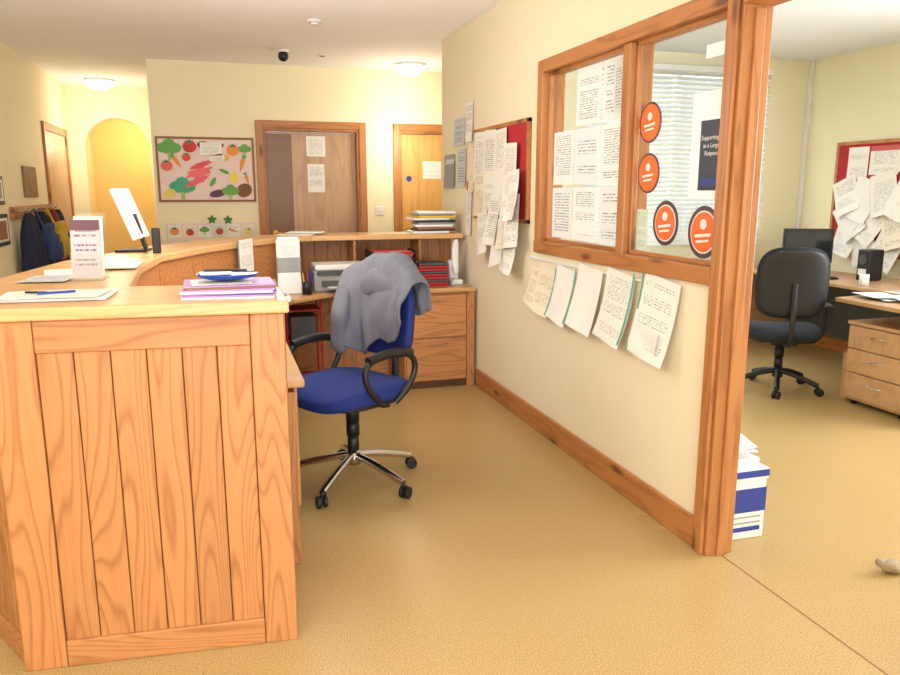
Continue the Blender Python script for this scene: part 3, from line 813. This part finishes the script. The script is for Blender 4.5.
# ------------------------------------------------------------ chairs
def chair(name, loc, rz, seatm, base_m, back_h=.42, back_w=.43, arms=True, zs=.475, closed_arm=True, leg=.285):
    g = group(name, loc, rz)
    for k in range(5):
        a = 2*math.pi*k/5+0.41
        c, s = math.cos(a), math.sin(a)
        tube('base_leg', [(0.02*c, .02*s, .145), (.12*c, .12*s, .13), (leg*.78*c, leg*.78*s, .095), (leg*c, leg*s, .072)], .019, base_m, g)
        cyl('caster_stem', (leg*c, leg*s, .045), .008, .03, M['black'], g, 'z', 12)
        gx, gy = (leg+.01)*c, (leg+.01)*s
        w = group('caster_wheels', (gx, gy, 0.029), a+0.8+k); w.parent = g
        for d in (-.024, .007):
            cyl('wheel', (0, d, 0), .029, .017, M['black'], w, 'y', 20, b=.003)
        box('fork', -.012, .012, -.006, .006, 0, .03, M['black'], w, .002)
    cyl('hub', (0, 0, .10), .038, .07, base_m, g, 'z', 24, r2=.03)
    cyl('column_cover', (0, 0, .17), .030, .08, M['black'], g, 'z', 24, r2=.028)
    cyl('column', (0, 0, .25), .022, zs-.05-.25, M['black'], g, 'z', 24)
    for i in range(2): cyl('sleeve', (0, 0, .25+i*.08), .034, .075, M['black'], g, 'z', 20, r2=.032)
    box('mechanism', -.13, .12, -.09, .09, zs-.065, zs-.03, M['black'], g, .01)
    def sf(p):
        z = p.z
        if p.x > 0.12: z -= (p.x-.12)**2*1.3
        z += 0.35*p.y*p.y*(1 if p.z > 0 else .5)
        return Vector((p.x, p.y, z))
    ellip('seat', (0.02, 0, zs+.012), (.265, .26, .05), seatm, g, .55, .6, sf, 48, 20)
    ellip('seat_pan', (0.02, 0, zs-.022), (.23, .23, .02), M['black'], g, .5, .55, None, 40, 10)
    zc = zs+.15+back_h/2
    def bf(p):
        return Vector((p.x+0.9*p.y*p.y-0.10*p.z+(-.25*(p.z+.05)**2), p.y*(1-.25*max(0, p.z/(back_h/2))**3*.5), p.z))
    ellip('backrest', (-.235, 0, zc), (.035, back_w/2, back_h/2), seatm, g, .5, .5, bf, 48, 24)
    ellip('backrest_shell', (-.262, 0, zc), (.022, back_w/2*.93, back_h/2*.93), M['black'], g, .5, .5, bf, 40, 20)
    tube('back_bar', [(-.08, 0, zs-.045), (-.2, 0, zs-.05), (-.295, 0, zs-.02), (-.30, 0, zs+.12), (-.285, 0, zc)], .02, M['black'], g)
    if arms:
        for sgn in (-1, 1):
            y = sgn*.285
            if closed_arm:
                pts = [(.02, y*.9, zs-.02), (.12, y, zs+.05), (.17, y, zs+.15), (.13, y, zs+.215), (0, y, zs+.225), (-.13, y, zs+.215), (-.17, y, zs+.14), (-.11, y, zs+.04), (-.05, y*.9, zs-.02)]
                tube('arm_loop', pts, .015, M['black'], g)
                tube('arm_pad', [(.14, y, zs+.215), (.05, y, zs+.232), (-.05, y, zs+.232), (-.13, y, zs+.215)], .022, M['black'], g)
            else:
                tube('arm_post', [(0, y*.7, zs-.035), (0, y, zs-.03), (0, y, zs+.1), (-.0, y, zs+.2)], .016, M['black'], g)
                ellip('arm_pad', (.02, y, zs+.215), (.13, .035, .018), M['black'], g, .6, .6)
            tube('arm_bracket', [(0, y*.92, zs-.02), (0, y*.5, zs-.045), (0, 0, zs-.045)], .014, M['black'], g)
    return g
CH = (.59, 3.58, 0)
g = chair('office_chair', CH, math.radians(210.5), M['blue'], M['chrome'], .40, .46, leg=.33)
j = group('draped_jacket', CH, math.radians(210.5))
def nn(x, y, z): return noise.noise(Vector((x, y, z)))
def jacket():
    nu, nv = 64, 90
    vs = []; fs = []
    for b in range(nv):
        t = b/(nv-1)            # 0 front hem -> 1 back hem
        for a in range(nu):
            s_ = a/(nu-1)*2-1    # -1 far side .. 1 near side (local y)
            hem_f = .655+.14*max(0, (s_+.1))**1.2+.03*math.sin(s_*7)
            hem_b = .88-.05*math.sin(s_*3)
            topz = 1.09-.11*abs(s_+.05)**2.6+.02*nn(s_*2.5, 1, 0)
            if t < .45:
                q = t/.45; z = hem_f+(topz-hem_f)*q; x = -.145-.07*q+0.03*math.sin(q*3)
            elif t < .60:
                q = (t-.45)/.15; an = math.pi*q; x = -.270+.055*math.cos(an); z = topz+.035*math.sin(an)
            else:
                q = (t-.60)/.40; z = topz-(topz-hem_b)*q; x = -.322-.004*math.sin(q*2.6)
            low = max(0, (1.05-z)/.4)
            y = s_*.25*(1.0+.10*low) - .02*low
            x += .75*min(abs(y), .24)**2
            fold = .018*math.sin((s_*6.5+low*1.4*s_)+3*nn(s_*1.5, z*2, t))*(.3+low)
            fold += .022*nn(s_*2.6+3, z*3, t*2)+.010*nn(s_*7, z*8, 4)
            k = min(1, abs(t-.52)*5)
            x += (1 if t < .52 else -1)*fold*k
            z += .02*nn(s_*3, t*5, 3)+.008*nn(s_*9, t*12, 1)
            vs.append((x, y, z))
    for b in range(nv-1):
        for a in range(nu-1):
            k = b*nu+a; fs.append((k, k+1, k+nu+1, k+nu))
    o = meshobj('jacket_body', vs, fs, M['greyfab'], j, smooth=True)
    so = o.modifiers.new('thick', 'SOLIDIFY'); so.thickness = .012; so.offset = 1
jacket()
def hoodf(p):
    d = .10*nn(p.x*14, p.y*7, p.z*10)+.03*math.sin(p.y*22+p.z*15)
    return Vector((p.x*(1+d), p.y*(1+d*.4), p.z*(1+d*.5)-abs(p.y)*.25))
ellip('jacket_hood', (-.185, .0, 1.0), (.045, .15, .075), M['greyfab'], j, .9, .8, hoodf, 56, 28)
def slf(p):
    d = .008*math.sin(p.z*30+p.y*12)+.02*nn(p.x*8, p.y*8, p.z*6)
    return Vector((p.x+d+.03*math.cos(p.z*6), p.y+.12*p.z+d, p.z))
ellip('jacket_sleeve', (-.120, -.19, .79), (.04, .055, .17), M['greyfab'], j, .7, .9, slf, 40, 32)

g = chair('swivel_chair', (3.90, 4.45, 0), math.radians(62), M['blackfab'], M['black'], .50, .48, True, .42, False)

# ------------------------------------------------------------ office furniture
g = group('office_desk')
prism('desk_top', [(4.0, 3.35), (5.36, 3.35), (5.36, 4.20), (4.55, 4.20), (4.04, 4.12)], .70, .728, M['beech'], g, .004)
box('leg_panel_a', 4.06, 5.3, 3.37, 3.395, 0, .70, M['beech'], g)
box('leg_panel_b', 4.70, 5.3, 4.16, 4.185, 0, .70, M['dgrey'], g)
g = group('office_desk')
prism('desk_top', [(4.62, 4.202), (5.36, 4.202), (5.36, 6.0), (4.66, 6.0)], .70, .728, M['beech'], g, .004)
box('leg_panel', 4.72, 5.3, 5.95, 5.975, 0, .70, M['beech'], g)
box('modesty', 5.28, 5.3, 4.32, 5.95, .15, .70, M['dgrey'], g)
g = group('drawer_pedestal')
box('carcass', 4.125, 4.62, 3.55, 4.04, .03, .555, M['beech'], g)
box('top_plate', 4.10, 4.63, 3.54, 4.05, .555, .577, M['beech'], g)
zz = [.05, .225, .39, .55]
for k in range(3):
    box('drawer_front', 4.105, 4.125, 3.555, 4.035, zz[k]+.004, zz[k+1]-.004, M['beech'], g, .003)
    zc = (zz[k]+zz[k+1])/2+.02
    tube('pull', [(4.104, 3.73, zc), (4.088, 3.735, zc), (4.088, 3.855, zc), (4.104, 3.86, zc)], .005, M['chrome'], g)
for (x, y) in ((4.16, 3.6), (4.16, 3.99), (4.58, 3.6), (4.58, 3.99)): cyl('castor', (x, y, 0), .02, .03, M['black'], g)
g = group('cardboard_file')
box('box', 4.18, 4.44, 4.08, 4.14, 0, .33, M['beech'], g); box('flap', 4.18, 4.44, 4.07, 4.08, .25, .33, M['brown'], g)
g = group('computer_monitor', (4.99, 5.45, .728), math.radians(-25))
box('bezel', -.21, .21, 0, .04, .09, .39, M['black'], g, .006); box('screen', -.19, .19, -.002, 0.0, .115, .37, mat('screen_dark', (38, 44, 54), .15), g, 0)
box('neck', -.03, .03, .02, .05, .01, .2, M['black'], g); box('foot', -.11, .11, -.05, .12, 0.001, .012, M['black'], g, .004)
g = group('keyboard')
box('body', 4.72, 4.87, 4.95, 5.28, .729, .745, M['black'], g, .004)
for i in range(5):
    box('key_row', 4.735+i*.026, 4.755+i*.026, 4.97, 5.26, .745, .75, M['dgrey'], g, .001)
g = group('speaker')
box('body', 4.98, 5.13, 4.77, 4.89, .729, .98, M['black'], g, .01); cyl('cone', (4.974, 4.83, .90), .04, .006, M['dgrey'], g, 'x')
sheet('label', (4.977, 4.83, .8), (0, -1, 0), (0, 0, 1), .08, .05, M['white'], g)
g = group('desk_papers')
for k in range(20):
    x = 4.15+random.random()*.8; y = 3.5+random.random()*.52
    hs('paper', x, y, .7295+k*.0015, .21, .29, [P0, P1, P5][k % 3], g, random.uniform(-1, 1))
g = group('coffee_mug')
cyl('cup', (4.72, 4.55, .729), .035, .09, M['white'], g, 'z', 24); tube('handle', [(4.69, 4.53, .80), (4.665, 4.515, .80), (4.665, 4.515, .76), (4.69, 4.53, .75)], .005, M['white'], g)
g = group('pinboard')
y0, y1, z0, z1 = 4.2, 5.60, .92, 1.84
box('felt', XO-.02, XO, y0, y1, z0, z1, M['redfelt'], g)
for (a, b_, c_, d_) in ((y0-.03, y1+.03, z1, z1+.03), (y0-.03, y1+.03, z0-.03, z0), (y0-.03, y0, z0, z1), (y1, y1+.03, z0, z1)):
    box('frame', XO-.03, XO, a, b_, c_, d_, M['oak_y'], g)
def os_(y, z, w, h, m_, t, k): sheet('pinned_paper', (XO-.023-.003*k, y, z), (0, -1, 0), (0, 0, 1), w, h, m_, g, t, curl=.04 if abs(t) > .1 else .005, wav=.01 if abs(t) > .1 else 0)
oo = [(5.38, 1.68, .22, .28, P1, 0), (5.10, 1.70, .30, .24, P4, 0), (4.86, 1.70, .2, .2, P1, 0), (5.45, 1.40, .26, .32, P1, .4), (5.27, 1.37, .26, .36, P0, -.3), (5.05, 1.42, .26, .36, P1, .25),
      (4.85, 1.38, .24, .34, P0, -.4), (5.38, 1.2, .26, .36, P0, .7), (5.15, 1.18, .26, .36, P1, -.5), (4.9, 1.15, .24, .36, P3, .3), (5.40, 1.02, .24, .28, P1, -.2), (5.2, .98, .26, .32, P0, .4), (4.95, .95, .26, .3, P1, -.35), (4.6, 1.5, .3, .3, P1, .1), (4.5, 1.2, .3, .3, P0, -.2)]
for k, q in enumerate(oo): os_(*q, k)
g = group('cable_trunking')
box('trunk', XO-.03, XO-.001, 6.02, 6.058, .8, H-.001, M['white'], g, .003); box('clip', XO-.035, XO-.001, 6.015, 6.058, 1.6, 1.62, M['white'], g, .002)
# copier-paper box behind the jamb
g = group('paper_box')
bx1 = 2.15
box('carton', 1.945, bx1, 2.46, 2.78, 0.0005, .29, M['white'], g, .004)
box('band', 1.943, bx1+.002, 2.458, 2.782, .12, .225, M['bluec'], g, .001)
box('lid', 1.94, bx1+.005, 2.455, 2.785, .262, .31, M['white'], g, .003)
for k, z in enumerate((.035, .07, .095)): box('print_strip', 1.96, bx1-.02, 2.4585, 2.46, z, z+(.02 if k == 0 else .006), M['bluec'] if k == 0 else M['grey'], g, 0)
box('lid_stripe', 1.939, bx1+.006, 2.4535, 2.7865, .275, .305, M['bluec'], g, .001)
g = group('folded_papers')
box('wad', 1.96, bx1-.02, 2.49, 2.74, .311, .345, M['white'], g, .004)
sheet('sheet_a', (2.03, 2.62, .41), (1, 0, 0), (0, .88, .47), .18, .24, P0, g, .1, .03); sheet('sheet_b', (2.04, 2.6, .385), (1, 0, 0), (0, .97, .24), .18, .22, P5, g, -.15, .02)
# door stop
g = group('door_stop')
def rk(p): 
    d = .3*noise.noise(Vector((p.x*30, p.y*30, p.z*30))); return p*(1+d)
ellip('stone', (2.42, 2.05, .027), (.05, .03, .027), M['stone'], g, fn=rk); ellip('knob', (2.37, 2.07, .04), (.018, .017, .018), M['stone'], g, fn=rk)

# ------------------------------------------------------------ ceiling fittings
LW = (1.0, .89, .70)
def dome(loc, e, col=LW, r=.155, vis=14, soft=.15, dz=.55):
    g = group('ceiling_lamp')
    cyl('base', (loc[0], loc[1], H-.025), r, .025, M['white'], g, 'z', 40)
    ellip('diffuser', (loc[0], loc[1], H-.026), (r*.94, r*.94, .085), emis('lamp_glow', (255, 246, 225), vis), g, fn=lambda p: Vector((p.x, p.y, min(p.z, 0))))
    l = bpy.data.lights.new('lamp_light', 'POINT'); l.energy = e; l.color = col; l.shadow_soft_size = soft
    o = bpy.data.objects.new('bulb', l); COL.objects.link(o); o.location = (loc[0], loc[1], H-dz); o.parent = g
dome((1.85, 7.35), 17, vis=8, dz=.7)
dome((-1.15, 9.35), 14, vis=8, dz=.7)
dome((-.9, 11.0), 14, (1.0, .76, .42), vis=3)
dome((-.6, 1.0), 26, (1, .97, .92), vis=3, dz=.9, soft=.3)  # added lamp, out of view, to brighten the near ceiling
dome((.2, 4.0), 42, (1, .96, .89), vis=3, soft=.35, dz=.9)  # another added lamp just out of view, lifts the ceiling over the desk
g = group('cctv_camera')
cyl('mount', (.625, 6.96, H-.02), .05, .02, M['white'], g); ellip('dome', (.625, 6.96, H-.05), (.045, .045, .045), M['black'], g)
g = group('smoke_detector')
cyl('base', (.74, 5.7, H-.02), .05, .02, M['white'], g, r2=.055); cyl('sensor', (.74, 5.7, H-.035), .03, .015, M['white'], g)
g = group('ceiling_sensor')
cyl('ring', (.98, 7.1, H-.01), .045, .01, M['white'], g); cyl('lens', (.98, 7.1, H-.014), .02, .004, M['dgrey'], g)
g = group('air_vent')
box('frame', 2.35, 2.75, 2.6, 3.4, H-.012, H, M['white'], g)
for i in range(8): box('louvre', 2.38+i*.045, 2.40+i*.045, 2.63, 3.37, H-.018, H-.012, M['grey'], g, 0)

# ------------------------------------------------------------ lights
def area(name, loc, rot, sx, sy, e, col):
    l = bpy.data.lights.new(name, 'AREA'); l.shape = 'RECTANGLE'; l.size = sx; l.size_y = sy; l.energy = e; l.color = col
    o = bpy.data.objects.new(name, l); COL.objects.link(o); o.location = loc; o.rotation_euler = rot
    return o
area('fill_south', (.15, -2.8, 1.25), (math.radians(114), 0, 0), 2.6, 1.6, 205, (.93, .97, 1))  # added fill behind the camera, tilted upward to brighten the ceiling
area('daylight_east', (5.65, 2.1, 1.6), (math.radians(95), 0, math.radians(90)), 2.3, 1.3, 230, (.93, .97, 1))
area('daylight_north', (4.05, 6.35, 1.75), (math.radians(-90), 0, 0), 1.8, 1.4, 45, (.95, .98, 1))

w = bpy.data.worlds.new('World'); S.world = w; w.use_nodes = True
bg = w.node_tree.nodes['Background']
bg.inputs['Color'].default_value = (.85, .92, 1, 1); bg.inputs['Strength'].default_value = 1.2

# ------------------------------------------------------------ camera
cam = bpy.data.cameras.new('camera'); co = bpy.data.objects.new('camera', cam); COL.objects.link(co)
co.location = (0, 0, 1.45)
co.rotation_euler = (math.radians(90-11.1), 0, math.radians(-17.05))
cam.lens = 30; cam.sensor_width = 36; cam.clip_start = .05
S.camera = co
